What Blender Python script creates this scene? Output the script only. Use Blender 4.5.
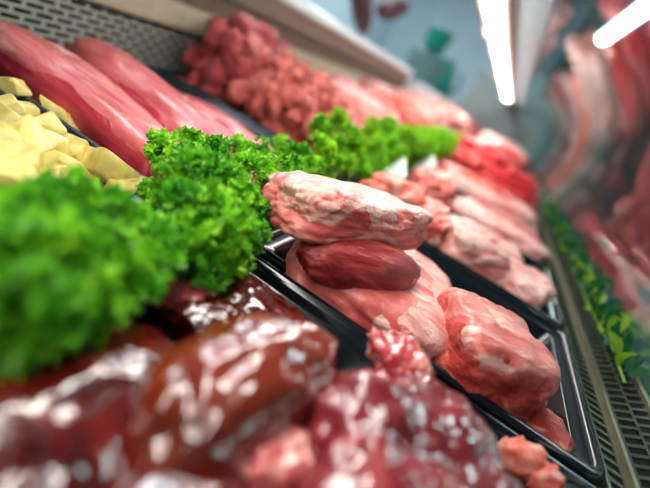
import bpy, bmesh, math, random
from mathutils import Vector, Matrix, noise, Euler

# ------------------------------------------------------------ scene, camera, world
for o in list(bpy.data.objects):
    bpy.data.objects.remove(o)
S = bpy.context.scene
C = S.collection
R = math.radians
rnd = random.Random(7)

F = 433.0                                   # focal length in pixels of a 650 px wide frame (24 mm)
CAM_H = 0.17                                # lens height above the tray rims (z = 0)
vY = Vector((188, -109, F)).normalized()    # length of the counter, in lens coordinates
vX = Vector((1, .65, 0)); vX.z = -(vX.x*vY.x + vX.y*vY.y)/vY.z; vX.normalize()
vN = vX.cross(vY)
cam_d = bpy.data.cameras.new('camera'); cam = bpy.data.objects.new('camera', cam_d); C.objects.link(cam)
cam_d.sensor_width = 36; cam_d.lens = 36*F/650; cam_d.clip_start = .01; cam_d.clip_end = 60
right = Vector((vX[0], vY[0], vN[0])); down = Vector((vX[1], vY[1], vN[1])); fwd = Vector((vX[2], vY[2], vN[2]))
cam.matrix_world = Matrix.Translation((0, 0, CAM_H)) @ Matrix((right, -down, -fwd)).transposed().to_4x4()
cam_d.dof.use_dof = True; cam_d.dof.focus_distance = .365; cam_d.dof.aperture_fstop = 2.2; cam_d.dof.aperture_blades = 0
S.camera = cam

w = bpy.data.worlds.new('world'); S.world = w; w.use_nodes = True
bg = w.node_tree.nodes['Background']; bg.inputs[0].default_value = (.72, .86, 1, 1); bg.inputs[1].default_value = .10
S.view_settings.view_transform = 'Standard'; S.view_settings.look = 'None'
S.view_settings.gamma = 1; S.view_settings.use_curve_mapping = False
S.view_settings.exposure = .5
LAMP = 22.0                                 # emission of the batten lamps under the canopy

def at(u, v, z=0.0):
    """point at height z above the tray rims that shows at pixel u, v"""
    d = right*(u-325) + down*(v-244) + fwd*F
    return Vector((0, 0, CAM_H)) + d*((z-CAM_H)/d.z)

# ------------------------------------------------------------ materials
def new_mat(name):
    m = bpy.data.materials.new(name); m.use_nodes = True
    nt = m.node_tree; b = nt.nodes['Principled BSDF']
    return m, nt, b

def nd(nt, t, **kw):
    n = nt.nodes.new(t)
    for k, v in kw.items():
        if hasattr(n, k): setattr(n, k, v)
        else: n.inputs[k].default_value = v
    return n

def ramp(nt, stops):
    r = nt.nodes.new('ShaderNodeValToRGB'); e = r.color_ramp.elements
    while len(e) < len(stops): e.new(.5)
    for i, (p, c) in enumerate(stops):
        e[i].position = p; e[i].color = (c if len(c) == 4 else (*c, 1)) if hasattr(c, '__len__') else (c, c, c, 1)
    return r

def coords(nt, stretch=(1, 1, 1), rot=(0, 0, 0)):
    tc = nd(nt, 'ShaderNodeTexCoord'); oi = nd(nt, 'ShaderNodeObjectInfo')
    mul = nd(nt, 'ShaderNodeMath', operation='MULTIPLY'); mul.inputs[1].default_value = 9.0
    nt.links.new(oi.outputs['Random'], mul.inputs[0])
    add = nd(nt, 'ShaderNodeVectorMath', operation='ADD')
    nt.links.new(tc.outputs['Object'], add.inputs[0]); nt.links.new(mul.outputs[0], add.inputs[1])
    mp = nd(nt, 'ShaderNodeMapping'); mp.inputs['Scale'].default_value = stretch; mp.inputs['Rotation'].default_value = rot
    nt.links.new(add.outputs[0], mp.inputs[0])
    return mp.outputs[0]

def meat(name, dark, mid, lite, fat, fat_lo=.56, fat_hi=.66, scale=26, stretch=(1, 1, 1), rot=(0, 0, 0), rough=.4, bump=.35, coat=.25,
         fat_scale=None, fat_dist=1.6, coat_rough=.12, sss=.08, spec=.4, fine=.10, det=(6, 9), bdist=.008):
    m, nt, b = new_mat(name); L = nt.links.new
    deep = lambda c: (c[0]**1.12, c[1]**1.28, c[2]**1.26)
    dark, mid, lite, fat = deep(dark), deep(mid), deep(lite), deep(fat)
    v = coords(nt, stretch, rot)
    a = nd(nt, 'ShaderNodeTexNoise'); a.inputs['Scale'].default_value = scale; a.inputs['Detail'].default_value = det[0]; a.inputs['Distortion'].default_value = .7
    f = nd(nt, 'ShaderNodeTexNoise'); f.inputs['Scale'].default_value = fat_scale or scale*.8; f.inputs['Detail'].default_value = det[1]
    f.inputs['Roughness'].default_value = .6; f.inputs['Distortion'].default_value = fat_dist
    g = nd(nt, 'ShaderNodeTexNoise'); g.inputs['Scale'].default_value = scale*9; g.inputs['Detail'].default_value = 4
    for n in (a, f, g): L(v, n.inputs['Vector'])
    r1 = ramp(nt, [(.32, dark), (.5, mid), (.68, lite)]); L(a.outputs['Fac'], r1.inputs[0])
    r2 = ramp(nt, [(fat_lo, 0.0), (fat_hi, 1.0)]); L(f.outputs['Fac'], r2.inputs[0])
    mx = nd(nt, 'ShaderNodeMix', data_type='RGBA'); L(r2.outputs[0], mx.inputs[0]); L(r1.outputs[0], mx.inputs[6]); mx.inputs[7].default_value = (*fat, 1)
    L(mx.outputs[2], b.inputs['Base Color'])
    s1 = nd(nt, 'ShaderNodeMath', operation='MULTIPLY_ADD'); L(g.outputs['Fac'], s1.inputs[0]); s1.inputs[1].default_value = fine; L(a.outputs['Fac'], s1.inputs[2])
    s2 = nd(nt, 'ShaderNodeMath', operation='MULTIPLY_ADD'); L(f.outputs['Fac'], s2.inputs[0]); s2.inputs[1].default_value = .8; L(s1.outputs[0], s2.inputs[2])
    bp = nd(nt, 'ShaderNodeBump'); bp.inputs['Strength'].default_value = bump; bp.inputs['Distance'].default_value = bdist
    L(s2.outputs[0], bp.inputs['Height']); L(bp.outputs[0], b.inputs['Normal'])
    b.inputs['Specular IOR Level'].default_value = spec
    b.inputs['Roughness'].default_value = rough*.75; b.inputs['Coat Weight'].default_value = min(1, coat*.6); b.inputs['Coat Roughness'].default_value = coat_rough
    L(bp.outputs[0], b.inputs['Coat Normal'])
    b.inputs['Subsurface Weight'].default_value = sss; b.inputs['Subsurface Radius'].default_value = (.6, .2, .15); b.inputs['Subsurface Scale'].default_value = .008
    return m

def plain(name, col, rough=.5, metal=0, var=.15, scale=30, bump=0, coat=0):
    m, nt, b = new_mat(name); L = nt.links.new
    v = coords(nt)
    n = nd(nt, 'ShaderNodeTexNoise'); n.inputs['Scale'].default_value = scale; n.inputs['Detail'].default_value = 5; L(v, n.inputs['Vector'])
    c = Vector(col)
    r = ramp(nt, [(.3, tuple(c*(1-var))), (.7, tuple(min(1, x*(1+var)) for x in c))]); L(n.outputs['Fac'], r.inputs[0])
    L(r.outputs[0], b.inputs['Base Color'])
    b.inputs['Roughness'].default_value = rough; b.inputs['Metallic'].default_value = metal; b.inputs['Coat Weight'].default_value = coat
    if bump:
        bp = nd(nt, 'ShaderNodeBump'); bp.inputs['Strength'].default_value = bump; bp.inputs['Distance'].default_value = .004
        L(n.outputs['Fac'], bp.inputs['Height']); L(bp.outputs[0], b.inputs['Normal'])
    return m

MT = {}
MT['tray'] = plain('tray_plastic', (.004, .006, .009), .16, var=.3)
MT['back_tray'] = plain('back_tray_plastic', (.006, .016, .024), .3, var=.3)
MT['deck'] = plain('deck_steel', (.03, .035, .035), .45, .3)
MT['grille'] = plain('grille_metal', (.055, .065, .05), .35, .5)
MT['channel'] = plain('channel_metal', (.26, .25, .16), .35, .6)
MT['void'] = plain('void_shade', (.006, .008, .008), .8)  # near-black colour stands in for the shade behind the slots
MT['panel'] = plain('panel_enamel', (.36, .38, .33), .42, .1, .08)
MT['beige'] = plain('beige_enamel', (.42, .36, .26), .4, 0, .08)
MT['brown'] = plain('recess_shade', (.10, .055, .035), .6)  # shadow under the rail, put into the colour as dark brown
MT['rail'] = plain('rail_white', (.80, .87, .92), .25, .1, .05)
MT['rail_low'] = plain('rail_lip_shade', (.20, .17, .14), .4, .1, .1)  # shaded lower face of the white rail, shade put into the colour
MT['canopy'] = plain('canopy_blue', (.48, .74, .88), .6, 0, .05)
MT['housing'] = plain('lamp_housing', (.75, .6, .55), .4, 0, .05)
MT['wallblue'] = plain('wall_pale_blue', (.68, .86, .94), .6, 0, .06, 2)
MT['wallgreen'] = plain('wall_teal', (.05, .20, .19), .6, 0, .3, 2)
MT['endwall'] = plain('end_panel_grey', (.55, .62, .58), .5, 0, .06, 4)
MT['tabletop'] = plain('table_steel', (.5, .58, .62), .4, .4, .05)
MT['teal'] = plain('teal_plastic', (.0, .32, .24), .35, 0, .1)
MT['greygreen'] = plain('greygreen_plastic', (.16, .28, .26), .45)
MT['brownbox'] = plain('brown_board', (.20, .12, .09), .6)
MT['ham'] = plain('cured_brown', (.12, .035, .035), .5, 0, .5, 30, .4)
MT['ticket'] = plain('white_card', (.80, .88, .88), .4, 0, .04)
MT['floor'] = plain('shop_floor', (.12, .14, .14), .5)

MT['fat'] = meat('fat_yellow', (.60, .52, .15), (.72, .65, .25), (.84, .79, .44), (.50, .40, .10), .56, .70, 40, rough=.42, bump=.25, coat=.2)
MT['fatwhite'] = meat('fat_white', (.80, .38, .33), (.86, .54, .47), (.91, .68, .60), (.72, .20, .18), .54, .66, 36, (1, 2.4, 1), rough=.4, bump=.7, coat=.5)
MT['slab'] = meat('slab_rose', (.58, .13, .12), (.72, .24, .21), (.84, .42, .36), (.90, .66, .58), .52, .64, 26, (.6, 1.7, 1.3), rough=.38, bump=.5, coat=.35)
MT['side'] = meat('side_pink', (.62, .13, .13), (.74, .24, .21), (.84, .40, .35), (.90, .60, .52), .57, .70, 24, (1.2, 1.2, .8), rough=.4, bump=.4, coat=.3)
MT['darkmeat'] = meat('muscle_dark', (.20, .02, .025), (.34, .05, .05), (.52, .13, .12), (.72, .34, .30), .62, .72, 30, (.7, 2.5, 2.5), rough=.34, bump=.45, coat=.4)
MT['steak'] = meat('steak_red', (.42, .055, .045), (.58, .12, .095), (.70, .21, .17), (.84, .48, .40), .57, .70, 34, (1, 1, 2), rough=.4, bump=.6, coat=.3)
MT['purple'] = meat('slice_purple', (.25, .10, .12), (.38, .18, .20), (.52, .28, .28), (.66, .42, .40), .58, .72, 26, rough=.4)
MT['coral'] = meat('coral_meat', (.70, .12, .09), (.82, .24, .18), (.90, .40, .32), (.94, .66, .56), .55, .68, 26, rough=.36, bump=.4, coat=.4)
MT['palepink'] = meat('pale_pink_meat', (.80, .30, .28), (.90, .48, .44), (.94, .64, .58), (.97, .80, .72), .53, .68, 22, (1, 1.6, 1), rough=.4, bump=.35, coat=.3)
MT['tender'] = meat('tenderloin', (.36, .03, .055), (.50, .065, .095), (.62, .13, .155), (.74, .33, .31), .58, .74, 16, (.55, 2.4, 2.0), rough=.36, bump=.35, coat=.35)
MT['tender_film'] = meat('tenderloin_film', (.56, .12, .14), (.66, .21, .22), (.76, .33, .31), (.86, .52, .45), .56, .70, 18, (.6, 2.2, 1), rough=.34, bump=.3, coat=.4)
MT['chop'] = meat('chopped_red', (.36, .025, .045), (.54, .07, .09), (.74, .20, .19), (.90, .52, .46), .55, .66, 50, rough=.34, bump=.6, coat=.7)
MT['chop2'] = meat('chopped_coral', (.56, .06, .06), (.78, .17, .14), (.90, .36, .30), (.95, .66, .54), .54, .66, 50, rough=.34, bump=.6, coat=.7)
MT['redstrip'] = meat('red_strip', (.62, .03, .05), (.78, .08, .09), (.86, .20, .18), (.92, .48, .42), .62, .74, 18, (.6, 2, 1), rough=.38, bump=.35, coat=.3)
MT['liver'] = meat('liver_maroon', (.045, .005, .005), (.10, .012, .009), (.17, .024, .016), (.30, .06, .06), .60, .80, 34, rough=.2, bump=.5, coat=1.6, coat_rough=.05, sss=.0, spec=.5, fine=.0, det=(2, 2), bdist=.006)
MT['liver_tan'] = meat('liver_brown', (.12, .022, .008), (.20, .045, .016), (.26, .06, .035), (.30, .07, .08), .62, .8, 34, rough=.2, bump=.45, coat=1.6, coat_rough=.05, sss=.0, spec=.5, fine=.0, det=(2, 2), bdist=.006)
MT['liver_mauve'] = meat('liver_purple', (.13, .014, .022), (.22, .035, .045), (.32, .075, .085), (.44, .12, .12), .58, .76, 44, rough=.22, bump=.6, coat=1.4, coat_rough=.06, sss=.0, spec=.5, fine=.0, det=(2, 2), bdist=.006)
MT['vessel'] = meat('vessel_pink', (.40, .04, .055), (.58, .11, .12), (.76, .28, .26), (.88, .52, .46), .54, .66, 50, rough=.24, bump=.5, coat=1.6, coat_rough=.06, fine=0, det=(2, 2), bdist=.006)

def parsley_mat(name, c1, c2, c3):
    m, nt, b = new_mat(name); L = nt.links.new
    v = coords(nt)
    n = nd(nt, 'ShaderNodeTexNoise'); n.inputs['Scale'].default_value = 90; n.inputs['Detail'].default_value = 3; L(v, n.inputs['Vector'])
    r = ramp(nt, [(.33, c1), (.5, c2), (.68, c3)]); L(n.outputs['Fac'], r.inputs[0])
    L(r.outputs[0], b.inputs['Base Color']); b.inputs['Roughness'].default_value = .38
    tr = nd(nt, 'ShaderNodeBsdfTranslucent'); L(r.outputs[0], tr.inputs[0])
    mx = nd(nt, 'ShaderNodeMixShader'); mx.inputs[0].default_value = .45
    L(b.outputs[0], mx.inputs[1]); L(tr.outputs[0], mx.inputs[2]); L(mx.outputs[0], nt.nodes['Material Output'].inputs[0])
    return m
MT['parsley'] = parsley_mat('parsley_green', (.05, .28, .004), (.20, .60, .014), (.50, .88, .06))
MT['parsley_dark'] = parsley_mat('parsley_deep', (.03, .22, .006), (.10, .46, .016), (.28, .72, .04))
MT['parsley_lime'] = parsley_mat('parsley_lime', (.12, .40, .006), (.30, .66, .014), (.55, .88, .05))
MT['leaf_deep'] = parsley_mat('leaf_deep', (.006, .07, .02), (.012, .14, .035), (.03, .26, .05))
MT['leaf_lime'] = parsley_mat('leaf_lime', (.12, .30, .01), (.22, .46, .02), (.40, .62, .04))
MT['stem'] = plain('parsley_stem', (.22, .45, .07), .4)

def emit(name, col, s):
    m = bpy.data.materials.new(name); m.use_nodes = True; nt = m.node_tree
    nt.nodes.remove(nt.nodes['Principled BSDF'])
    e = nd(nt, 'ShaderNodeEmission'); e.inputs[0].default_value = (*col, 1); e.inputs[1].default_value = s
    nt.links.new(e.outputs[0], nt.nodes['Material Output'].inputs[0])
    return m
MT['tube'] = emit('tube_diffuser', (.95, 1, 1), 14)
MT['ceil'] = emit('added_lamp_diffuser', (.88, .95, 1), 14)
MT['lamp'] = emit('lamp_diffuser', (1, .965, .90), LAMP)

def glass_mat():
    m = bpy.data.materials.new('counter_glass'); m.use_nodes = True; nt = m.node_tree
    nt.nodes.remove(nt.nodes['Principled BSDF']); L = nt.links.new
    t = nd(nt, 'ShaderNodeBsdfTransparent'); t.inputs[0].default_value = (.62, .80, .78, 1)
    g = nd(nt, 'ShaderNodeBsdfGlossy'); g.inputs['Roughness'].default_value = .02; g.inputs[0].default_value = (.88, 1, .98, 1)
    fr = nd(nt, 'ShaderNodeFresnel'); fr.inputs[0].default_value = 2.1
    mx = nd(nt, 'ShaderNodeMixShader'); L(fr.outputs[0], mx.inputs[0]); L(t.outputs[0], mx.inputs[1]); L(g.outputs[0], mx.inputs[2])
    L(mx.outputs[0], nt.nodes['Material Output'].inputs[0])
    return m
MT['glass'] = glass_mat()

# ------------------------------------------------------------ builders
def link(name, me, mat, parent=None, loc=(0, 0, 0), rot=(0, 0, 0)):
    o = bpy.data.objects.new(name, me); C.objects.link(o)
    if mat and not me.materials: me.materials.append(MT[mat])
    o.location = loc; o.rotation_euler = rot
    if parent: o.parent = parent
    return o
def tag(o, label, cat, group=None):
    o['label'] = label; o['category'] = cat
    if group: o['group'] = group
    return o
def struct(o, label=None, cat=None):
    o['kind'] = 'structure'
    if label: o['label'] = label; o['category'] = cat
    return o
def empty(name, loc, rot=(0, 0, 0)):
    o = bpy.data.objects.new(name, None); C.objects.link(o); o.location = loc; o.rotation_euler = rot; o.empty_display_size = .02
    return o
def mesh(name, vs, fs, smooth=False):
    me = bpy.data.meshes.new(name); me.from_pydata(vs, [], fs); me.update()
    if smooth: me.polygons.foreach_set('use_smooth', [True]*len(me.polygons))
    return me
class MB:
    def __init__(s): s.v = []; s.f = []
    def box(s, x0, x1, y0, y1, z0, z1):
        n = len(s.v)
        s.v += [(x, y, z) for z in (z0, z1) for y in (y0, y1) for x in (x0, x1)]
        s.f += [tuple(n+i for i in q) for q in ((0, 2, 3, 1), (4, 5, 7, 6), (0, 1, 5, 4), (2, 6, 7, 3), (0, 4, 6, 2), (1, 3, 7, 5))]
    def ext(s, prof, y0, y1):                # closed profile in x,z swept along y
        n = len(s.v); k = len(prof)
        s.v += [(x, y0, z) for x, z in prof] + [(x, y1, z) for x, z in prof]
        s.f += [(n+i, n+(i+1) % k, n+k+(i+1) % k, n+k+i) for i in range(k)]
        s.f += [tuple(n+i for i in range(k-1, -1, -1)), tuple(n+k+i for i in range(k))]
    def tube(s, pts, rads, seg=8):
        n0 = len(s.v)
        for i, p in enumerate(pts):
            p = Vector(p); d = (Vector(pts[min(i+1, len(pts)-1)]) - Vector(pts[max(i-1, 0)])).normalized()
            a = d.orthogonal().normalized(); b = d.cross(a)
            for k in range(seg):
                t = 2*math.pi*k/seg; s.v.append(tuple(p + (a*math.cos(t)+b*math.sin(t))*rads[i]))
        for i in range(len(pts)-1):
            for k in range(seg):
                s.f.append((n0+i*seg+k, n0+i*seg+(k+1) % seg, n0+(i+1)*seg+(k+1) % seg, n0+(i+1)*seg+k))
        s.f.append(tuple(n0+k for k in range(seg-1, -1, -1))); e = n0+(len(pts)-1)*seg; s.f.append(tuple(e+k for k in range(seg)))
    def build(s, name, mat, parent=None, smooth=False, loc=(0, 0, 0), rot=(0, 0, 0)):
        me = mesh(name, s.v, s.f, smooth)
        bm = bmesh.new(); bm.from_mesh(me); bmesh.ops.recalc_face_normals(bm, faces=bm.faces); bm.to_mesh(me); bm.free()
        return link(name, me, mat, parent, loc, rot)

_ico = {}
def ico(sub):
    if sub not in _ico:
        bm = bmesh.new(); bmesh.ops.create_icosphere(bm, subdivisions=sub, radius=1)
        _ico[sub] = ([v.co.copy() for v in bm.verts], [tuple(v.index for v in f.verts) for f in bm.faces]); bm.free()
    return _ico[sub]

def fbm(p, oct=3):
    s = 0; a = 1
    for _ in range(oct):
        s += a*noise.noise(p); p = p*2.1 + Vector((3.1, 1.7, 5.3)); a *= .5
    return s

def lump(dims, n=3.0, seed=0, amp=.1, freq=1.8, sub=4, taper=0.0, bend=0.0, flat=.0, twist=0.0, groove=0.0, oct=4, crease=.025):
    """points of a soft slab of meat: rounded box, tapered, bent and pushed about by noise"""
    vs, fs = ico(sub); out = []
    off = Vector((seed*3.7, seed*1.3, seed*7.9))
    L = max(dims)
    for u in vs:
        k = (abs(u.x)**n + abs(u.y)**n + abs(u.z)**n)**(-1/n)
        p = u*k
        d = fbm(u*freq + off, oct)*amp
        if crease: d -= crease*max(0, 1-abs(noise.noise(u*freq*1.35 + off*1.7))*5)
        p = p*(1+d)
        s = 1 - taper*(p.x*.5+.5)
        y, z = p.y*s, p.z*(1-(1-s)*.6)
        if groove: z -= groove*math.exp(-(y/.16)**2)*(1 if z > 0 else 0)
        if flat and z < -flat: z = -flat + (z+flat)*.15
        if twist:
            t = twist*p.x; y, z = y*math.cos(t)-z*math.sin(t), y*math.sin(t)+z*math.cos(t)
        z -= bend*p.x*p.x
        out.append(Vector((p.x*dims[0]/2, y*dims[1]/2, z*dims[2]/2)))
    return out, fs

def cap_mesh(name, pts, fs, mask, lift):
    """a skin of its own lying on part of a piece: faces where mask > 0, rising from its edge"""
    use = [f for f in fs if max(mask[i] for i in f) > 0]
    idx = {}; vs = []; nf = []
    nrm = [Vector() for _ in pts]
    for f in fs:
        a, b, c = (pts[i] for i in f); nn = (b-a).cross(c-a)
        for i in f: nrm[i] += nn
    for f in use:
        q = []
        for i in f:
            if i not in idx:
                idx[i] = len(vs); m = max(-.3, min(1, mask[i]))
                vs.append(tuple(pts[i] + nrm[i].normalized()*(lift*m)))
            q.append(idx[i])
        nf.append(tuple(q))
    return mesh(name, vs, nf, True)

def piece(name, mat, loc, dims, yaw=0, pitch=0, roll=0, label=None, cat='meat', group=None, cap=None, **kw):
    pts, fs = lump(dims, **kw)
    me = mesh(name, [tuple(p) for p in pts], fs, True)
    o = link(name, me, mat, None, loc, (R(roll), R(pitch), R(yaw)))
    if label: tag(o, label, cat, group)
    if cap:
        pname, cmat, fn, lift = cap
        mask = [fn(Vector((p.x/dims[0]*2, p.y/dims[1]*2, p.z/dims[2]*2)), p) for p in pts]
        link(pname, cap_mesh(pname, pts, fs, mask, lift), cmat, o)
    return o

# ------------------------------------------------------------ the counter: deck, grilles, back panel, canopy, glass
Y0, Y1 = -.45, 5.2
m = MB(); m.box(-.64, .30, Y0, Y1, -.065, -.047); struct(m.build('floor', 'deck'), 'dark steel deck under the meat trays', 'deck')

def slotted(name, mat, plane, a0, a1, y0, y1, rows, pitch, bridge, bar, thick, base, stagger=True):
    """sheet with rows of real slots: long bars joined by short bridges"""
    m = MB(); rh = (a1-a0-bar)/rows
    def put(p0, p1, q0, q1):
        if plane == 'x': m.box(base-thick, base, q0, q1, p0, p1)
        else: m.box(p0, p1, q0, q1, base-thick, base)
    for i in range(rows+1): put(a0+i*rh, a0+i*rh+bar, y0, y1)
    for i in range(rows):
        y = y0 + (pitch/2 if stagger and i % 2 else 0)
        while y < y1-bridge:
            put(a0+i*rh+bar, a0+(i+1)*rh, y, y+bridge); y += pitch
    return m.build(name, mat)
struct(slotted('wall_back', 'panel', 'x', -.047, .066, .0, 3.2, 11, .030, .0055, .0042, .002, -.612), 'perforated grey air panel along the back of the counter', 'panel')
m = MB(); m.box(-.66, -.645, Y0, Y1, -.06, .11); struct(m.build('wall_rear', 'void'), 'near-black backing painted for the shade behind the perforated panel', 'panel')
m = MB(); m.ext([(-.612, .066), (-.600, .070), (-.600, .108), (-.640, .110), (-.640, .066)], Y0, Y1)
m.box(-.614, -.612, 3.2, Y1, -.047, .066)
struct(m.build('trim_1', 'beige'), 'beige metal band above the perforated panel', 'trim')
m = MB(); m.box(-.66, -.635, Y0, 4.6, .110, .150); struct(m.build('trim_2', 'brown'), 'recess under the back rail, painted dark brown for its shade', 'trim')
rail = empty('back_rail', (-.6, 1.0, .15)); tag(rail, 'white metal rail along the back of the counter, shade painted on its lower lip', 'rail')
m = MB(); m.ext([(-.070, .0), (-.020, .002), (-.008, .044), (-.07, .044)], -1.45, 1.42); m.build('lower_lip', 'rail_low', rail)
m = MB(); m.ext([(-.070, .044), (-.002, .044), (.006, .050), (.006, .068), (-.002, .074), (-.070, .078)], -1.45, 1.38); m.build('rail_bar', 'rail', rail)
rail2 = empty('back_rail', (-.6, 3.4, .15)); tag(rail2, 'short pale rail segment past the end of the long white rail', 'rail')
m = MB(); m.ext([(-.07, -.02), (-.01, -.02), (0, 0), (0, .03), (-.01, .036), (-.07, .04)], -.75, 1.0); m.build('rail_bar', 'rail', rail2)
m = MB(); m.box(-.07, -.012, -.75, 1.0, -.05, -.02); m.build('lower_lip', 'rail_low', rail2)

# front edge: slotted air strip, glass channel
g = slotted('air_grille', 'grille', 'z', .190, .2065, -.3, 2.6, 1, .0125, .0042, .0022, .003, -.006, False)
tag(g, 'narrow slotted metal air strip between the black trays and the glass', 'grille')
m = MB(); m.box(.2065, .2100, Y0, Y1, -.05, .001); m.box(.1890, .1900, Y0, Y1, -.05, -.006)
m.ext([(.2345, .016), (.2395, .018), (.2385, .022), (.2340, .0205)], Y0, Y1)
struct(m.build('trim_3', 'channel'), 'metal edging below the front glass', 'trim')
g = slotted('air_grille', 'grille', 'z', 0, .0310, -.3, 2.8, 2, .0125, .0042, .0020, .002, 0, True)
g.location = (.2100, 0, .001); g.rotation_euler = (0, -R(33), 0)
tag(g, 'slanted metal air grille with brick pattern slots at the foot of the glass', 'grille')
m = MB(); m.ext([(.2100, -.05), (.2600, -.05), (.2600, .010), (.2400, .010)], Y0, Y1); struct(m.build('trim_4', 'void'), 'near-black filler painted for the shade under the slanted grille', 'trim')

GP = [(.237, .020), (.249, .060), (.257, .10), (.252, .15), (.230, .21), (.185, .265), (.12, .315), (.03, .352), (-.060, .372)]
def catmull(P, k=5):
    out = []
    for i in range(len(P)-1):
        p0, p1, p2, p3 = (Vector(P[max(0, min(len(P)-1, j))]) for j in (i-1, i, i+1, i+2))
        for s in range(k):
            t = s/k; out.append(.5*(2*p1 + (p2-p0)*t + (2*p0-5*p1+4*p2-p3)*t*t + (-p0+3*p1-3*p2+p3)*t**3))
    return out + [Vector(P[-1])]
gp = catmull(GP)
vs = [(p.x, y, p.y) for y in (Y0, Y1) for p in gp]; k = len(gp)
gl = link('window_1', mesh('window_1', vs, [(i, i+1, k+i+1, k+i) for i in range(k-1)], True), 'glass')
struct(gl, 'curved front glass of the counter with reflections of the meat', 'glass')

can = MB(); can.ext([(-.060, .368), (-.050, .385), (-.07, .41), (-.235, .41), (-.235, .398), (-.222, .383)], Y0, Y1)
struct(can.build('ceiling', 'canopy'), 'blue grey canopy over the counter', 'canopy')
def batten(y0, y1, label):
    t = empty('strip_lamp', (-.172, (y0+y1)/2, .383)); tag(t, label, 'lamp', 'strip lamps under the canopy'); hl = (y1-y0)/2
    m = MB(); m.ext([(-.046, 0), (-.046, -.012), (-.036, -.018), (.034, -.018), (.037, 0)], -hl, hl); m.build('housing', 'housing', t)
    m = MB(); pr = [(.019*math.cos(a), -.0195 - .0125*math.sin(a)) for a in [math.pi*i/8 for i in range(9)]]
    m.ext(pr, -hl+.012, hl-.012); m.build('diffuser', 'lamp', t, False)
    for s in (-1, 1):
        m = MB(); m.box(-.035, .035, min(s*hl, s*(hl-.012)), max(s*hl, s*(hl-.012)), -.032, -.018); m.build('end_cap', 'housing', t)
LB = [('glowing white strip lamp over the camera end of the counter', -.45, .40), ('nearest white strip lamp seen under the blue canopy', .40, 1.30),
      ('middle white strip lamp under the blue canopy', 1.30, 2.20), ('farthest white strip lamp under the blue canopy', 2.20, 3.45)]
for lab, a, b in LB: batten(a, b, lab)
m = MB(); m.box(-.66, .26, Y1, Y1+.02, -.06, .60); struct(m.build('wall_end', 'endwall'), 'pale grey end panel of the counter', 'panel')

# ------------------------------------------------------------ trays
def rrect(x0, x1, y0, y1, r, z, seg=5):
    out = []
    for cx, cy, a0 in ((x1-r, y1-r, 0), (x0+r, y1-r, 90), (x0+r, y0+r, 180), (x1-r, y0+r, 270)):
        for i in range(seg+1):
            a = R(a0+90*i/seg); out.append((cx+r*math.cos(a), cy+r*math.sin(a), z))
    return out
def loft(rings):
    k = len(rings[0]); v = [p for r in rings for p in r]; f = []
    for i in range(len(rings)-1):
        f += [(i*k+j, i*k+(j+1) % k, (i+1)*k+(j+1) % k, (i+1)*k+j) for j in range(k)]
    return v, f, k
def tray(x0, x1, y0, y1, mat, label, group):
    cx, cy = (x0+x1)/2, (y0+y1)/2; hx, hy = (x1-x0)/2, (y1-y0)/2
    t = empty('meat_tray', (cx, cy, -.046)); tag(t, label, 'tray', group)
    def ring(ins, z, r): return rrect(-hx+ins, hx-ins, -hy+ins, hy-ins, r, z+.046)
    outer = [ring(.010, -.046, .014), ring(.003, -.012, .014), ring(.000, -.010, .014), ring(.000, -.004, .014), ring(.002, -.001, .013), ring(.005, 0, .012),
             ring(.008, -.001, .011), ring(.010, -.005, .010)]
    v, f, k = loft(outer); link('rim', mesh('rim', v, f, True), mat, t)
    inner = [ring(.010, -.005, .010), ring(.015, -.008, .012), ring(.018, -.008, .012), ring(.020, -.010, .012), ring(.028, -.037, .012), ring(.034, -.041, .010)]
    v, f, k = loft(inner); f.append(tuple(range(len(v)-k, len(v)))); link('basin', mesh('basin', v, f, True), mat, t)
    b = [ring(.010, -.046, .014)]; v = b[0]; link('underside', mesh('underside', v, [tuple(range(len(v)-1, -1, -1))]), mat, t)
    return t
FB = [.028, .303, .580, .850, 1.120, 1.390, 1.665, 1.94, 2.3, 2.7]
fl = ['black tray of dark livers nearest the camera', 'black tray of pink slabs in focus beside the livers', 'black tray of pale pink joints, next beyond the slabs',
      'black tray under the long pink slab', 'black tray under the pale streaked strips', 'black tray under the bright red strips', 'black tray just beyond the bright red strips',
      'black tray of pale cuts, third from the far end of the front row', 'black tray of pale cuts, farthest in the front row']
for i, lab in enumerate(fl): tray(-.142, .187, FB[i]+.004, FB[i+1]-.004, 'tray', lab, 'front row trays')
for i in range(6): tray(-.142, .187, 2.704+i*.40, 3.096+i*.40, 'tray', 'black tray of pale cuts near the far end of the front row', 'far front row trays')
BB = [-.10, .287, .665, 1.045, 1.425, 1.81, 2.2, 2.7]
bl = ['dark tray of yellow fat pieces in the back row', 'dark tray of long tenderloins in the back row', 'dark tray heaped with chopped red meat', 'dark tray of brownish pink strips behind the chopped meat',
      'dark tray of coral fillets along the back panel', 'dark tray of pale offcuts beyond the coral fillets', 'dark tray farthest away in the back row']
for i, lab in enumerate(bl): tray(-.592, -.196, BB[i]+.004, BB[i+1]-.004, 'back_tray', lab, 'back row trays')

for i in range(6): tray(-.592, -.196, 2.704+i*.40, 3.096+i*.40, 'back_tray', 'dark tray near the far end of the back row', 'far back row trays')

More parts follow.
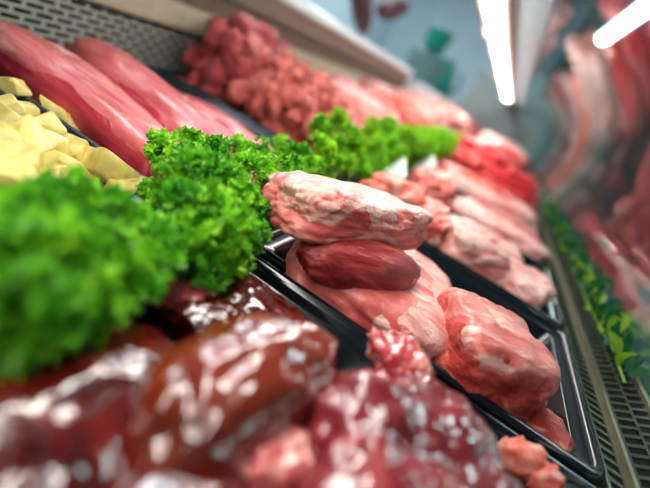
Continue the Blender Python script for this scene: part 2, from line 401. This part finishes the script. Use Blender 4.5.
# ------------------------------------------------------------ livers
piece('liver', 'liver', (-.088, .108, -.012), (.115, .118, .066), 20, 4, 0, 'dark maroon liver at the lower left, under the blurred parsley', 'liver', n=2.6, seed=1, amp=.16, freq=1.3, sub=5)
l2 = piece('liver', 'liver_tan', (-.040, .160, .000), (.125, .074, .088), 82, 0, 0, 'smooth brown liver lobe with cream highlights in the middle of the tray', 'liver', n=2.5, seed=2, amp=.13, freq=1.2, sub=5, taper=.12)
l3 = piece('liver', 'liver_mauve', (.046, .186, -.002), (.135, .118, .086), 35, 6, 0, 'purple red bumpy liver with pink vessels beside the tray rim', 'liver', n=2.4, seed=3, amp=.20, freq=1.7, sub=5)
l4 = piece('liver', 'liver', (-.090, .222, -.014), (.105, .085, .052), 10, 0, 0, 'glossy red brown liver behind the brown lobe, next to the parsley', 'liver', n=2.6, seed=5, amp=.16, freq=1.6, sub=5)
piece('liver', 'liver', (-.022, .098, -.010), (.070, .060, .056), 40, 0, 0, 'small dark liver lobe cut off by the bottom edge of the photo', 'liver', n=2.4, seed=6, amp=.14, freq=1.5)
piece('liver', 'liver_mauve', (.105, .215, -.022), (.100, .080, .050), -20, 0, 0, 'low purple liver at the bottom right of the liver tray', 'liver', n=2.5, seed=8, amp=.16, freq=1.6)
def child_lump(name, mat, parent, loc, dims, yaw=0, **kw):
    pts, fs = lump(dims, **kw); me = mesh(name, [tuple(p) for p in pts], fs, True)
    o = link(name, me, mat, parent); o.matrix_world = Matrix.Identity(4)
    bpy_l = Matrix.Translation(parent.location) @ Euler(parent.rotation_euler).to_matrix().to_4x4()
    o.matrix_local = bpy_l.inverted() @ (Matrix.Translation(loc) @ Matrix.Rotation(R(yaw), 4, 'Z'))
    return o
child_lump('vessel', 'vessel', l3, (.018, .245, .022), (.050, .030, .030), -30, seed=11, amp=.3, freq=2.4, n=2.2)
child_lump('vessel', 'vessel', l3, (-.006, .140, .010), (.040, .030, .022), 40, seed=12, amp=.32, freq=2.6, n=2.2)
child_lump('vessel', 'vessel', l4, (-.118, .196, .004), (.050, .030, .026), 25, seed=13, amp=.3, freq=2.2, n=2.2)
piece('meat_scrap', 'coral', at(522, 459, -.004), (.034, .022, .026), 20, label='small coral scrap at the right end of the livers', cat='meat', n=2.4, seed=21, amp=.28, freq=2.2, group='coral scraps by the livers')
piece('meat_scrap', 'coral', at(546, 480, -.004), (.024, .018, .020), 50, label='tiny coral scrap at the very bottom edge by the tray rim', cat='meat', n=2.4, seed=22, amp=.28, freq=2.2, group='coral scraps by the livers')

# ------------------------------------------------------------ tray two: slabs in focus
top_fat = lambda q, p: min(1, (q.z-.45)*1.6 - q.x*.45 + fbm(p*34+Vector((2, 5, 1)), 4)*1.5)
piece('meat_slab', 'side', (-.034, .390, -.010), (.164, .180, .064), 8, 0, 0, 'broad pink slab lying lowest in the tray, under the dark muscle', 'meat', n=4.0, seed=31, amp=.09, freq=1.6, sub=5,
      cap=('fat_layer', 'fatwhite', lambda q, p: min(1, (q.x-.45)*2 + fbm(p*34, 3)*.9), .0012))
piece('muscle', 'darkmeat', (-.046, .334, .026), (.120, .044, .044), 50, 0, 0, 'dark red rounded muscle wedged under the top slab', 'meat', n=2.5, seed=46, amp=.07, freq=1.3, sub=5, crease=.02, taper=-.3)
piece('meat_slab', 'slab', (-.078, .362, .051), (.168, .072, .046), 61, 1, -12, 'thick rose slab with a white fat top, uppermost in the tray', 'meat', n=4.6, seed=37, amp=.10, freq=1.6, sub=6, oct=4, crease=.015,
      cap=('fat_layer', 'fatwhite', top_fat, .0016))
piece('meat_block', 'steak', (.078, .366, -.002), (.094, .096, .080), 30, 4, 0, 'square red steak block with a pale streaked top, front of the slabs', 'meat', n=6.0, seed=36, amp=.08, freq=1.8, sub=6, oct=5, crease=.03,
      cap=('fat_layer', 'slab', lambda q, p: min(1, (q.z-.65)*3 + fbm(p*40, 3)*1.1 + .1), .0012))
piece('meat_slice', 'purple', (.128, .385, -.012), (.060, .016, .058), 78, 0, -14, 'grey purple meat slice leaning on the square steak block', 'meat', n=3.2, seed=38, amp=.10, freq=1.6)
piece('meat_slice', 'steak', (.142, .392, -.018), (.056, .014, .046), 74, 0, -16, 'narrow red slice behind the grey purple one', 'meat', n=3.2, seed=39, amp=.10, freq=1.6)
piece('meat_chunk', 'steak', (.154, .352, -.022), (.030, .046, .036), 30, 0, 0, 'small red chunk in the front corner of the black tray', 'meat', n=3.0, seed=40, amp=.16, freq=1.8)

# ------------------------------------------------------------ tray three
KW = dict(sub=5, oct=5, crease=.05)
piece('meat_fold', 'coral', (-.092, .632, .012), (.104, .056, .070), 28, 0, 0, 'folded coral meat behind the top slab', 'meat', n=3.0, seed=41, amp=.22, freq=1.9, **KW)
piece('meat_fold', 'coral', (-.035, .640, .004), (.052, .074, .074), 15, 0, 0, 'rolled coral meat with pink end beside the pale joint', 'meat', n=2.8, seed=42, amp=.24, freq=2.0, **KW,
      cap=('fat_layer', 'palepink', lambda q, p: min(1, fbm(p*40, 3)*2), .0012))
piece('meat_joint', 'palepink', (.040, .652, -.002), (.100, .098, .074), 20, 0, 0, 'large pale pink joint, left of the pair in the third tray', 'meat', n=4.6, seed=43, amp=.11, freq=1.6, **KW,
      cap=('fat_layer', 'fatwhite', lambda q, p: min(1, (q.z-.6)*2 + fbm(p*30, 3)*1.2), .0012))
piece('meat_joint', 'palepink', (.124, .668, -.012), (.088, .110, .060), -15, 0, 0, 'large pale pink joint at the front end of the third tray', 'meat', n=4.0, seed=44, amp=.14, freq=1.9, **KW)
piece('meat_joint', 'palepink', (.060, .772, -.012), (.130, .080, .058), 5, 0, 0, 'pale pink joint half hidden behind the pair of large ones', 'meat', n=3.4, seed=45, amp=.14, freq=1.9, **KW)

# ------------------------------------------------------------ trays four to nine
piece('meat_slab', 'palepink', (.075, .935, -.010), (.210, .095, .060), -4, 0, 0, 'long pink slab reaching to the glass in the fourth tray', 'meat', n=3.8, seed=51, amp=.16, freq=2.2, **KW)
piece('meat_fold', 'coral', (-.085, .950, -.002), (.090, .130, .078), 10, 0, 0, 'coral folded meat between the two white price cards', 'meat', n=2.8, seed=52, amp=.24, freq=2.2, **KW)
piece('meat_slab', 'side', (.080, 1.045, -.012), (.190, .070, .056), 0, 0, 0, 'pale pink slab behind the long one in the fourth tray', 'meat', n=3.4, seed=53, amp=.16, freq=2.2, **KW)
for i, (x, y, z, L, yw) in enumerate([(.035, 1.205, -.008, .270, -3), (-.03, 1.285, .000, .24, 4), (.10, 1.320, -.008, .16, -8)]):
    piece('meat_strip', 'palepink' if i != 1 else 'coral', (x, y, z), (L, .080, .062), yw, 0, 0,
          ['pale streaked strip of meat in front of the red strips', 'coral strip between the pale streaked one and the red strips', 'short pale strip by the glass below the red strips'][i], 'meat', n=3.2, seed=55+i, amp=.2, freq=2.6, **KW)
for i, (x, y, z, L, yw) in enumerate([(.03, 1.440, .000, .28, 0), (-.02, 1.520, .008, .28, 5), (.055, 1.590, .000, .24, -6), (.03, 1.480, .040, .26, -6), (.04, 1.560, .046, .22, 6), (-.04, 1.520, .074, .19, 3), (.09, 1.500, .060, .12, 12), (-.07, 1.450, .045, .10, -20)]):
    piece('red_strip', 'redstrip', (x, y, z), (L, .080, .075 if z < .02 else .055), yw, 0, 0, 'bright red strip of meat in the heap by the glass', 'meat', 'bright red strips', n=2.8, seed=60+i, amp=.26, freq=2.6, **KW)
for i, (x, y, z, L, yw) in enumerate([(.03, 1.80, .01, .26, 0), (-.04, 1.86, .06, .20, 8), (.0, 2.12, .02, .28, 3), (.02, 2.08, .075, .2, 0), (.0, 2.50, .02, .28, 0), (.03, 2.46, .08, .22, 8), (-.06, 2.54, .085, .2, -8)]):
    piece('pale_cut', 'redstrip' if i < 4 else 'palepink', (x, y, z), (L, .13, .09), yw, 0, 0, 'red cut of meat just beyond the heap of red strips' if i < 4 else 'pale blurred cut of meat far down the front row', 'meat', 'red cuts beyond the red strips' if i < 4 else 'pale cuts far down the counter', n=2.6, seed=70+i, amp=.16, freq=2.0)

# ------------------------------------------------------------ back row
# pale fat pieces: irregular wedges
def wedge(seed, s):
    q = random.Random(seed); bm = bmesh.new()
    base = [(-1, -1), (1, -.9), (.9, .8), (-.8, 1)]
    for z in (-1, 1):
        for x, y in base:
            bm.verts.new(((x+q.uniform(-.6, .5))*s*.5, (y+q.uniform(-.6, .5))*s*.42, z*s*.32*(1+q.uniform(-.5, .4))))
    bmesh.ops.convex_hull(bm, input=bm.verts)
    bmesh.ops.bevel(bm, geom=list(bm.edges), offset=s*.07, segments=2, affect='EDGES', profile=.6)
    bmesh.ops.triangulate(bm, faces=bm.faces); bmesh.ops.subdivide_edges(bm, edges=[e for e in bm.edges if e.calc_length() > s*.2], cuts=2, use_grid_fill=False)
    for v in bm.verts: v.co += v.co.normalized()*noise.noise(v.co*90+Vector((seed, 0, 0)))*s*.05
    me = bpy.data.meshes.new('fat_piece'); bm.to_mesh(me); bm.free()
    me.polygons.foreach_set('use_smooth', [True]*len(me.polygons)); me.set_sharp_from_angle(angle=R(38))
    return me
FATS = [(12, 88, .004, 1.15, 10), (4, 106, .006, 1.0, 50), (24, 112, .002, 1.1, -20), (60, 116, -.004, 1.1, 30), (12, 124, .014, 1.1, 5), (40, 128, .008, 1.0, 70), (72, 130, -.010, 1.1, -35),
        (6, 142, .022, 1.2, -30), (28, 144, .018, 1.1, 25), (50, 146, .010, 1.0, -10), (74, 154, -.002, 1.25, 15), (12, 162, .026, 1.2, 40), (36, 164, .020, 1.2, 5), (58, 166, .008, 1.0, 60),
        (84, 176, -.010, 1.0, 20), (14, 184, .026, 1.2, 0), (42, 186, .020, 1.1, 30), (112, 174, .000, 1.5, -25), (128, 188, -.004, 1.3, 10), (66, 188, .004, 1.1, -40),
        (20, 104, -.020, 1.2, 10), (40, 120, -.022, 1.2, 40), (60, 140, -.024, 1.2, 0), (16, 140, -.012, 1.3, 80), (36, 156, -.014, 1.3, 15), (60, 168, -.022, 1.2, 35), (16, 176, -.010, 1.3, 55), (40, 190, -.012, 1.3, 5), (84, 182, -.026, 1.2, 25), (22, 206, .012, 1.2, 70), (50, 208, .006, 1.2, 12)]
odd = {3: 'upright yellow fat piece at the far edge of the fat heap', 17: 'pale yellow fat piece lying apart next to the parsley', 18: 'flat fat piece touching the tenderloin tray rim by the parsley', 0: 'rounded yellow fat piece farthest up at the left edge'}
for i, (u, v, z, s, a) in enumerate(FATS):
    o = link('fat_piece', wedge(100+i, .0245*s), 'fat', None, at(u, v, z-.004), (R(rnd.uniform(-34, 34)), R(rnd.uniform(-34, 34)), R(a)))
    tag(o, odd.get(i, 'yellow fat piece in the heap behind the blurred parsley'), 'fat', 'yellow fat pieces in the back tray')

film = lambda q, p: min(1, (q.z-.45)*2.0 + (.1 if q.x > 0 else -.25) + fbm(Vector((p.x*9, p.y*26, p.z*26)), 3)*1.1)
piece('tenderloin', 'tender', (-.385, .360, -.008), (.400, .088, .070), -4, 4, 0, 'long dark red tenderloin nearest the yellow fat tray', 'meat', n=2.7, seed=81, amp=.10, freq=1.4, sub=5, taper=.1, cap=('membrane', 'tender_film', film, .0010))
piece('tenderloin', 'tender', (-.380, .448, -.006), (.385, .096, .078), -7, 4, 0, 'long tenderloin with a pale membrane, middle of the three', 'meat', n=2.7, seed=82, amp=.10, freq=1.4, sub=5, taper=-.12, cap=('membrane', 'tender_film', film, .0010))
piece('tenderloin', 'tender', (-.320, .535, -.014), (.250, .080, .056), -8, 3, 0, 'red tenderloin farthest back, next to the chopped meat', 'meat', n=2.7, seed=83, amp=.11, freq=1.4, sub=5, taper=-.1, cap=('membrane', 'tender_film', lambda q, p: film(q, p)-.45, .0010))

vars_ = []
for i in range(7):
    pts, fs = lump((1, .78, .66), n=3.0, seed=200+i, amp=.50, freq=1.7, sub=3, crease=.25)
    vars_.append(pts)
def chunk(mat, loc, s, label, group, name='meat_chunk'):
    k = rnd.randrange(7); key = (k, mat)
    if key not in chunk.c:
        chunk.c[key] = mesh('meat_chunk', [tuple(p) for p in vars_[k]], ico(3)[1], True); chunk.c[key].materials.append(MT[mat])
    o = link(name, chunk.c[key], None, None, loc, (rnd.uniform(0, 6.3), rnd.uniform(0, 6.3), rnd.uniform(0, 6.3))); o.scale = (s, s*rnd.uniform(.8, 1.1), s*rnd.uniform(.8, 1.1))
    return tag(o, label, 'meat', group)
chunk.c = {}
def mound(x):                                # height of the heap along the tray
    return .035 + .088*math.exp(-((x+.53)/.080)**2) + .060*math.exp(-((x+.38)/.075)**2)
hy = []
for layer in range(6):
    for ix in range(11):
        for iy in range(7):
            x = -.574 + ix*.034 + rnd.uniform(-.008, .008) + (.02 if layer % 2 else 0); y = .706 + iy*.043 + rnd.uniform(-.01, .01) + (.02 if layer % 2 else 0)
            if x > -.225 or y > 1.0: continue
            z = -.024 + layer*.028
            hgt = mound(x)*(1 - ((y-.82)/.22)**2*.6)
            if z > hgt: continue
            if z < hgt-.07 and .75 < y < .95 and -.54 < x < -.25: continue
            d = x + rnd.uniform(-.05, .05) < -.425
            chunk('chop' if d else 'chop2', (x, y, z+rnd.uniform(-.004, .004)), rnd.choice((.036, .044, .052, .070))*rnd.uniform(.9, 1.1),
                  'dark red chopped chunk in the tall end of the heap by the back panel' if d else 'coral chopped chunk in the lower end of the heap by the parsley',
                  'dark chopped chunks' if d else 'coral chopped chunks')
for i, (x, y, z, L, yw) in enumerate([(-.42, 1.11, .0, .28, -6), (-.40, 1.19, .01, .30, 4), (-.42, 1.28, .01, .30, -4), (-.40, 1.36, .0, .28, 3), (-.38, 1.15, .052, .24, 8), (-.42, 1.25, .062, .26, -8)]):
    piece('meat_strip', 'chop2' if i % 2 else 'palepink', (x, y, z), (L, .085, .075), yw, 0, 0, 'brownish pink strip behind the heap of chopped meat', 'meat', 'brownish pink strips', n=2.6, seed=90+i, amp=.18, freq=2.2)
for i, (x, y, z, L, yw) in enumerate([(-.40, 1.49, .010, .32, 4), (-.42, 1.57, .015, .32, -6), (-.38, 1.65, .02, .30, 6), (-.42, 1.73, .02, .32, -3), (-.40, 1.53, .072, .28, -8), (-.44, 1.63, .080, .26, 8), (-.38, 1.70, .082, .24, -2)]):
    piece('meat_fillet', 'coral' if i % 3 else 'palepink', (x, y, z), (L, .090, .078), yw, 0, 0, 'coral fillet in the blurred row along the back panel', 'meat', 'coral fillets', n=2.6, seed=100+i, amp=.16, freq=2.2)
for i, (x, y, z, L, yw) in enumerate([(-.40, 1.90, .015, .3, 0), (-.42, 2.02, .03, .3, 5), (-.38, 2.12, .02, .3, -5), (-.40, 1.96, .095, .24, 5), (-.42, 2.30, .03, .3, 0), (-.38, 2.45, .04, .3, 6), (-.40, 2.60, .03, .3, -4), (-.36, 2.38, .11, .26, 3), (-.36, 2.55, .11, .26, -6)]):
    piece('pale_offcut', ('fatwhite', 'palepink', 'coral')[i % 3], (x, y, z), (L, .13, .10), yw, 0, 0, 'pale offcut beyond the coral fillets in the back row', 'meat', 'pale offcuts in the back row', n=2.5, seed=120+i, amp=.18, freq=2.0)

for row, (x0, lab, grp) in enumerate(((.02, 'pale cut of meat near the far end of the front row', 'far pale cuts'), (-.395, 'pinkish cut of meat near the far end of the back row', 'far pinkish cuts'))):
    for i in range(6):
        for k in range(3):
            piece('pale_cut', ('palepink', 'coral', 'fatwhite', 'redstrip')[(i*3+k*2+row) % 4], (x0+rnd.uniform(-.03, .03), 2.80+i*.40+k*.10, .012+(.05 if k == 1 else 0)), (.27, .13, .10), rnd.uniform(-8, 8), 0, 0, lab, 'meat', grp, n=2.6, seed=150+i*3+k, amp=.16, freq=2.0, sub=3)

# ------------------------------------------------------------ price cards
def ticket(loc, yaw, L, label):
    t = empty('price_card', loc, (0, 0, R(yaw))); tag(t, label, 'card', 'white price cards')
    m = MB(); m.ext([(-.012, 0), (.012, 0), (.012, .002), (-.012, .002)], -L/2, L/2); m.build('foot', 'ticket', t)
    m = MB(); m.ext([(-.010, .002), (-.008, .002), (.016, .050), (.014, .050)], -L/2, L/2); m.build('face', 'ticket', t)
ticket((-.135, .730, .0005), 16, .16, 'white price card nearest, between the parsley and the coral folds')
ticket((-.135, 1.030, .0005), 14, .18, 'white price card farther off at the end of the parsley row')

# ------------------------------------------------------------ parsley
def ruffle(q, vs, fs, c, nrm, r):
    a = nrm.orthogonal().normalized(); a.rotate(Matrix.Rotation(q.uniform(0, 6.28), 3, nrm)); b = nrm.cross(a)
    n0 = len(vs); k = 10; ph = q.uniform(0, 6.28)
    vs.append(tuple(c - nrm*r*.35))
    for ring, (rr, amp) in enumerate(((.55, .18), (1.0, .42))):
        for i in range(k):
            t = 2*math.pi*i/k
            w = amp*r*(1 if i % 2 else -1) + .25*r*math.sin(2*t+ph)
            e = r*rr*q.uniform(.8, 1.15)
            vs.append(tuple(c + (a*math.cos(t)+b*math.sin(t))*e + nrm*w))
    for i in range(k):
        j = (i+1) % k
        fs.append((n0, n0+1+i, n0+1+j)); fs.append((n0+1+i, n0+1+k+i, n0+1+k+j, n0+1+j))
def clump_mesh(seed, r, leaf):
    q = random.Random(seed); vs = []; fs = []
    nl = int(5.2*(r/leaf)**2)
    lobes = [(Vector((q.gauss(0, 1), q.gauss(0, 1), q.gauss(.2, 1))).normalized()*r*.55, r*q.uniform(.38, .56)) for _ in range(9)] + [(Vector(), r*.6)]
    for i in range(nl):
        c0, lr = lobes[i % len(lobes)]
        d = Vector((q.gauss(0, 1), q.gauss(0, 1), q.gauss(.15, 1))).normalized()
        c = c0 + d*lr*q.uniform(.75, 1.05)
        n = (d + Vector((q.gauss(0, .5), q.gauss(0, .5), q.gauss(.2, .5)))).normalized()
        ruffle(q, vs, fs, c, n, leaf*q.uniform(.75, 1.25))
    me = mesh('leaf_cluster', vs, fs, False); me['r'] = r
    return me
CL = {}
def clumps_for(r, mat):
    key = (round(r, 4), mat)
    if key not in CL:
        CL[key] = [clump_mesh(int(r*1e5)+i*17, r, .0040 if r < .024 else .0055) for i in range(3)]
        for me in CL[key]: me.materials.append(MT[mat])
    return CL[key]
def bunch(label, spots, r, mats, base, world=False):
    cs = [Vector(p) if world else at(*p) for p in spots]
    ctr = sum(cs, Vector())/len(cs); ctr.z = base
    t = empty('parsley_bunch', ctr); tag(t, label, 'parsley', 'parsley bunches between the tray rows')
    for i, c in enumerate(cs):
        me = rnd.choice(clumps_for(r, mats[i % len(mats)]))
        o = link('leaf_cluster', me, None, t, c-ctr, (rnd.uniform(-.5, .5), rnd.uniform(-.5, .5), rnd.uniform(0, 6.3))); s = rnd.uniform(.88, 1.15); o.scale = (s, s, s)
        m = MB(); e = c-ctr; foot = Vector((e.x*.35, e.y*.35, .002)); mid = (e+foot)/2 + Vector((rnd.uniform(-.004, .004), rnd.uniform(-.004, .004), 0))
        m.tube([foot, mid, e], [.0012, .0011, .0009], 6); m.build('stem', 'stem', t, True)
bunch('large blurred parsley bunch at the left edge, over the livers', [(12, 212, .05), (45, 205, .055), (80, 200, .05), (110, 215, .045), (140, 230, .04), (8, 250, .055), (45, 245, .06), (85, 242, .055), (120, 255, .045),
      (155, 250, .035), (10, 295, .045), (50, 290, .05), (90, 290, .045), (130, 285, .03), (15, 335, .03), (50, 330, .035), (95, 315, .03), (60, 225, .01), (20, 270, .0), (90, 260, .0)], .0150, ['parsley', 'parsley_dark'], -.044)
bunch('sharp curly parsley bunch in front of the middle tenderloin', [(165, 152, .035), (190, 145, .04), (215, 150, .045), (238, 150, .04), (170, 180, .04), (198, 172, .055), (225, 178, .055), (250, 168, .045), (185, 205, .045),
      (212, 205, .055), (240, 205, .05), (262, 212, .035), (200, 235, .04), (228, 235, .045), (250, 240, .03), (185, 255, .02), (175, 275, .012), (205, 262, .025), (232, 258, .025), (155, 200, .01), (215, 215, .0)], .0165, ['parsley', 'parsley', 'parsley_dark'], -.044)
bunch('small dark parsley bunch between the rose slab and the chopped meat', [(258, 155, .04), (280, 150, .04), (300, 158, .04), (272, 172, .05), (292, 175, .045), (312, 168, .04), (280, 190, .03), (306, 185, .02), (285, 165, .0)], .0175, ['parsley_dark', 'parsley'], -.044)
bunch('light green parsley bunch behind the top of the rose slab', [(322, 130, .068), (336, 122, .074), (350, 130, .068), (322, 150, .050), (340, 145, .055), (358, 148, .045), (330, 168, .03), (350, 165, .035), (366, 165, .025), (340, 155, .0)], .020, ['parsley', 'parsley_lime'], -.044)
bunch('lime parsley bunch beside the nearest white price card', [(372, 130, .062), (385, 128, .066), (372, 148, .045), (388, 145, .055), (400, 138, .05), (380, 162, .03), (396, 156, .035), (408, 148, .03), (385, 150, .0)], .026, ['parsley_lime', 'parsley'], -.044)
far = [(x, y, z) for y in (1.06, 1.13, 1.20, 1.27, 1.34, 1.42, 1.50, 1.58, 1.66, 1.74) for x, z in ((-.20, .055), (-.160, .060))] + [(-.18, 1.1, .0), (-.18, 1.3, .0), (-.18, 1.5, .0), (-.18, 1.7, .0)]
bunch('blurred lime parsley bunch at the far end of the row', far, .036, ['parsley_lime'], -.044, True)

# leafy garland on the slanted grille at the foot of the glass
gr = empty('leaf_garland', (.222, 1.1, .012)); tag(gr, 'strip of dark green leaves along the foot of the curved glass', 'garland')
m = MB(); m.tube([(.003*math.sin(i*2.1), -.63+i*.0775, .004+.002*math.sin(i*1.3)) for i in range(17)], [.0015]*17, 6); m.build('stem', 'stem', gr, True)
def leaf_mesh(seed):
    q = random.Random(seed); vs = []; fs = []; n = 7
    for i in range(n):
        t = i/(n-1); wd = .34*math.sin(math.pi*min(1, t*.92+.06))**.8*(1-.25*t); up = .30*math.sin(t*2.2) 
        for k in (-1, -.5, 0, .5, 1): vs.append((t, k*wd*(1+.12*q.uniform(-1, 1)), up+.12*abs(k)+q.uniform(-.015, .015)))
    for i in range(n-1):
        for k in range(4): fs.append((i*5+k, i*5+k+1, i*5+k+6, i*5+k+5))
    return mesh('leaf', vs, fs, True)
LV = {c: [leaf_mesh(300+i) for i in range(3)] for c in ('leaf_deep', 'leaf_lime')}
for c in LV:
    for me in LV[c]: me.materials.append(MT[c])
for i in range(150):
    y = -.62 + i*.0080 + rnd.uniform(-.004, .004); c = 'leaf_lime' if rnd.random() < .16 else 'leaf_deep'
    o = link('leaf', rnd.choice(LV[c]), None, gr, (rnd.uniform(-.004, .006), y, rnd.uniform(.002, .010)), (rnd.uniform(-.6, .6), rnd.uniform(-.9, .1), rnd.uniform(0, 6.3)))
    k = rnd.uniform(.022, .036); o.scale = (k, k, k)

# ------------------------------------------------------------ the shop around
m = MB(); m.box(-5, 4, -2, 9, -.95, -.9); struct(m.build('floor', 'floor'), 'dark shop floor', 'floor')
m = MB(); m.box(-5, -.02, 9, 9.05, -.9, 2.4); struct(m.build('wall_far', 'wallblue'), 'pale blue shop wall at the far end', 'wall')
m = MB(); m.box(-.02, 4, 8.98, 9.05, -.9, 2.4); struct(m.build('wall_far_right', 'wallgreen'), 'far shop wall behind the glass, coloured dark teal to deepen its reflections', 'wall')  # far wall split here, dark colour added against a pale veil in the glass
m = MB(); m.box(-3.05, -3.0, -2, 9, -.9, 2.4); struct(m.build('wall_left', 'wallblue'), 'pale blue shop wall behind the counter', 'wall')
m = MB(); m.box(3.0, 3.05, -2, 9, -.9, 2.4); struct(m.build('wall_right', 'wallgreen'), 'dark teal shop wall beyond the front glass', 'wall')

def atx(u, v, x):
    d = right*(u-325) + down*(v-244) + fwd*F
    return Vector((0, 0, CAM_H)) + d*(x/d.x)
def lathe(name, mat, parent, prof, seg=24, loc=(0, 0, 0)):
    vs = []; fs = []
    for r, z in prof:
        vs += [(r*math.cos(2*math.pi*k/seg), r*math.sin(2*math.pi*k/seg), z) for k in range(seg)]
    for i in range(len(prof)-1):
        fs += [(i*seg+k, i*seg+(k+1) % seg, (i+1)*seg+(k+1) % seg, (i+1)*seg+k) for k in range(seg)]
    fs += [tuple(range(seg-1, -1, -1)), tuple((len(prof)-1)*seg+k for k in range(seg))]
    return link(name, mesh(name, vs, fs, True), mat, parent, loc)
t = empty('tube_lamp', (.37, 6.4, 1.75), (0, 0, R(3.1))); tag(t, 'bright white ceiling tube seen through the glass at the top right', 'lamp')
m = MB(); m.box(-.09, .09, -1.25, 1.12, .03, .09); m.build('housing', 'rail', t)
m = MB(); m.ext([(.075*math.cos(a), .03-.05*math.sin(a)) for a in [math.pi*i/8 for i in range(9)]], -1.23, 1.10); m.build('diffuser', 'tube', t)
for x, y in ((-1.9, 1.2), (-1.9, 3.6), (-1.9, 6.0), (1.4, 2.4)):  # unseen lamp panels added to brighten the shop walls
    t = empty('added_ceiling_lamp', (x, y, 2.2)); tag(t, 'square white lamp panel above the frame, added to brighten the shop', 'lamp', 'added ceiling lamps')
    m = MB(); m.box(-.42, .42, -.42, .42, 0, .06); m.build('housing', 'rail', t)
    m = MB(); m.box(-.40, .40, -.40, .40, -.012, -.001); m.build('diffuser', 'ceil', t)
TZ = .10
tb = empty('work_table', (-1.13, 3.7, -.9)); tag(tb, 'pale steel work table behind the counter', 'table')
m = MB(); m.box(-.45, .45, -1.5, 1.5, TZ+.9-.04, TZ+.9); m.build('table_top', 'tabletop', tb)
for sx in (-1, 1):
    for sy in (-1, 1):
        m = MB(); m.box(sx*.40-.025, sx*.40+.025, sy*1.42-.025, sy*1.42+.025, 0, TZ+.86); m.build('leg', 'tabletop', tb)
p = atx(426, 62, -.92)
t = empty('storage_pot', (p.x, p.y, TZ)); tag(t, 'grey green pot behind the end of the white rail', 'pot')
lathe('body', 'greygreen', t, [(.13, 0), (.15, .03), (.155, .27), (.165, .28), (.165, .295)]); lathe('lid', 'greygreen', t, [(.168, .296), (.165, .315), (.05, .335), (.03, .345)])
p2 = atx(432, 38, -.92)
t = empty('teal_tub', (p.x, p.y, TZ+.346)); tag(t, 'bright teal tub standing on the grey green pot', 'tub')
hz = max(.12, p2.z-(TZ+.346)+.09)
lathe('body', 'teal', t, [(.07, 0), (.085, .01), (.105, hz-.03), (.108, hz-.02)]); lathe('lid', 'teal', t, [(.114, hz-.019), (.114, hz), (.10, hz+.012)])
t = empty('teal_jug', (-.87, 4.42, TZ)); tag(t, 'smaller teal jug right of the grey green pot', 'jug')
lathe('body', 'teal', t, [(.13, 0), (.15, .02), (.15, .22), (.11, .30), (.09, .36), (.10, .38)])
m = MB(); m.tube([(.12, 0, .30), (.20, 0, .30), (.22, 0, .2), (.145, 0, .10)], [.015]*4, 8); m.build('handle', 'teal', t, True)
for u, v, lab, a in ((362, 10, 'dark brown rounded piece hanging above the white back rail, left of two', 60), (394, 9, 'dark brown rounded piece hanging above the white back rail, right of two', -40)):
    p = atx(u, v, -1.0)
    o = piece('hanging_meat', 'ham', p, (.30, .12, .12), 80, a*.6, 0, lab, 'meat', n=2.3, seed=160+u, amp=.15, freq=1.4, taper=.3)
    m = MB(); m.tube([(p.x, p.y, p.z), (p.x, p.y, 1.2)], [.004, .004], 6); st = m.build('string', 'brownbox', o)
    st.matrix_local = (Matrix.Translation(o.location) @ o.rotation_euler.to_matrix().to_4x4()).inverted()
m = MB(); m.tube([(-1.0, -1.5, 1.2), (-1.0, 8.9, 1.2)], [.015, .015], 10); tag(m.build('hanging_rail', 'rail', None, True), 'metal rail above the frame from which the dark pieces hang', 'rail')
t = empty('crate', (-1.0, 4.88, TZ)); tag(t, 'brown crate under the far end of the strip lamps', 'crate')
for nm, b in (('base', (-.2, .2, -.25, .25, 0, .02)), ('side_board', (-.2, -.18, -.25, .25, .02, .2)), ('side_board', (.18, .2, -.25, .25, .02, .2)), ('end_board', (-.18, .18, -.25, -.23, .02, .2)), ('end_board', (-.18, .18, .23, .25, .02, .2))):
    m = MB(); m.box(*b); m.build(nm, 'brownbox', t)
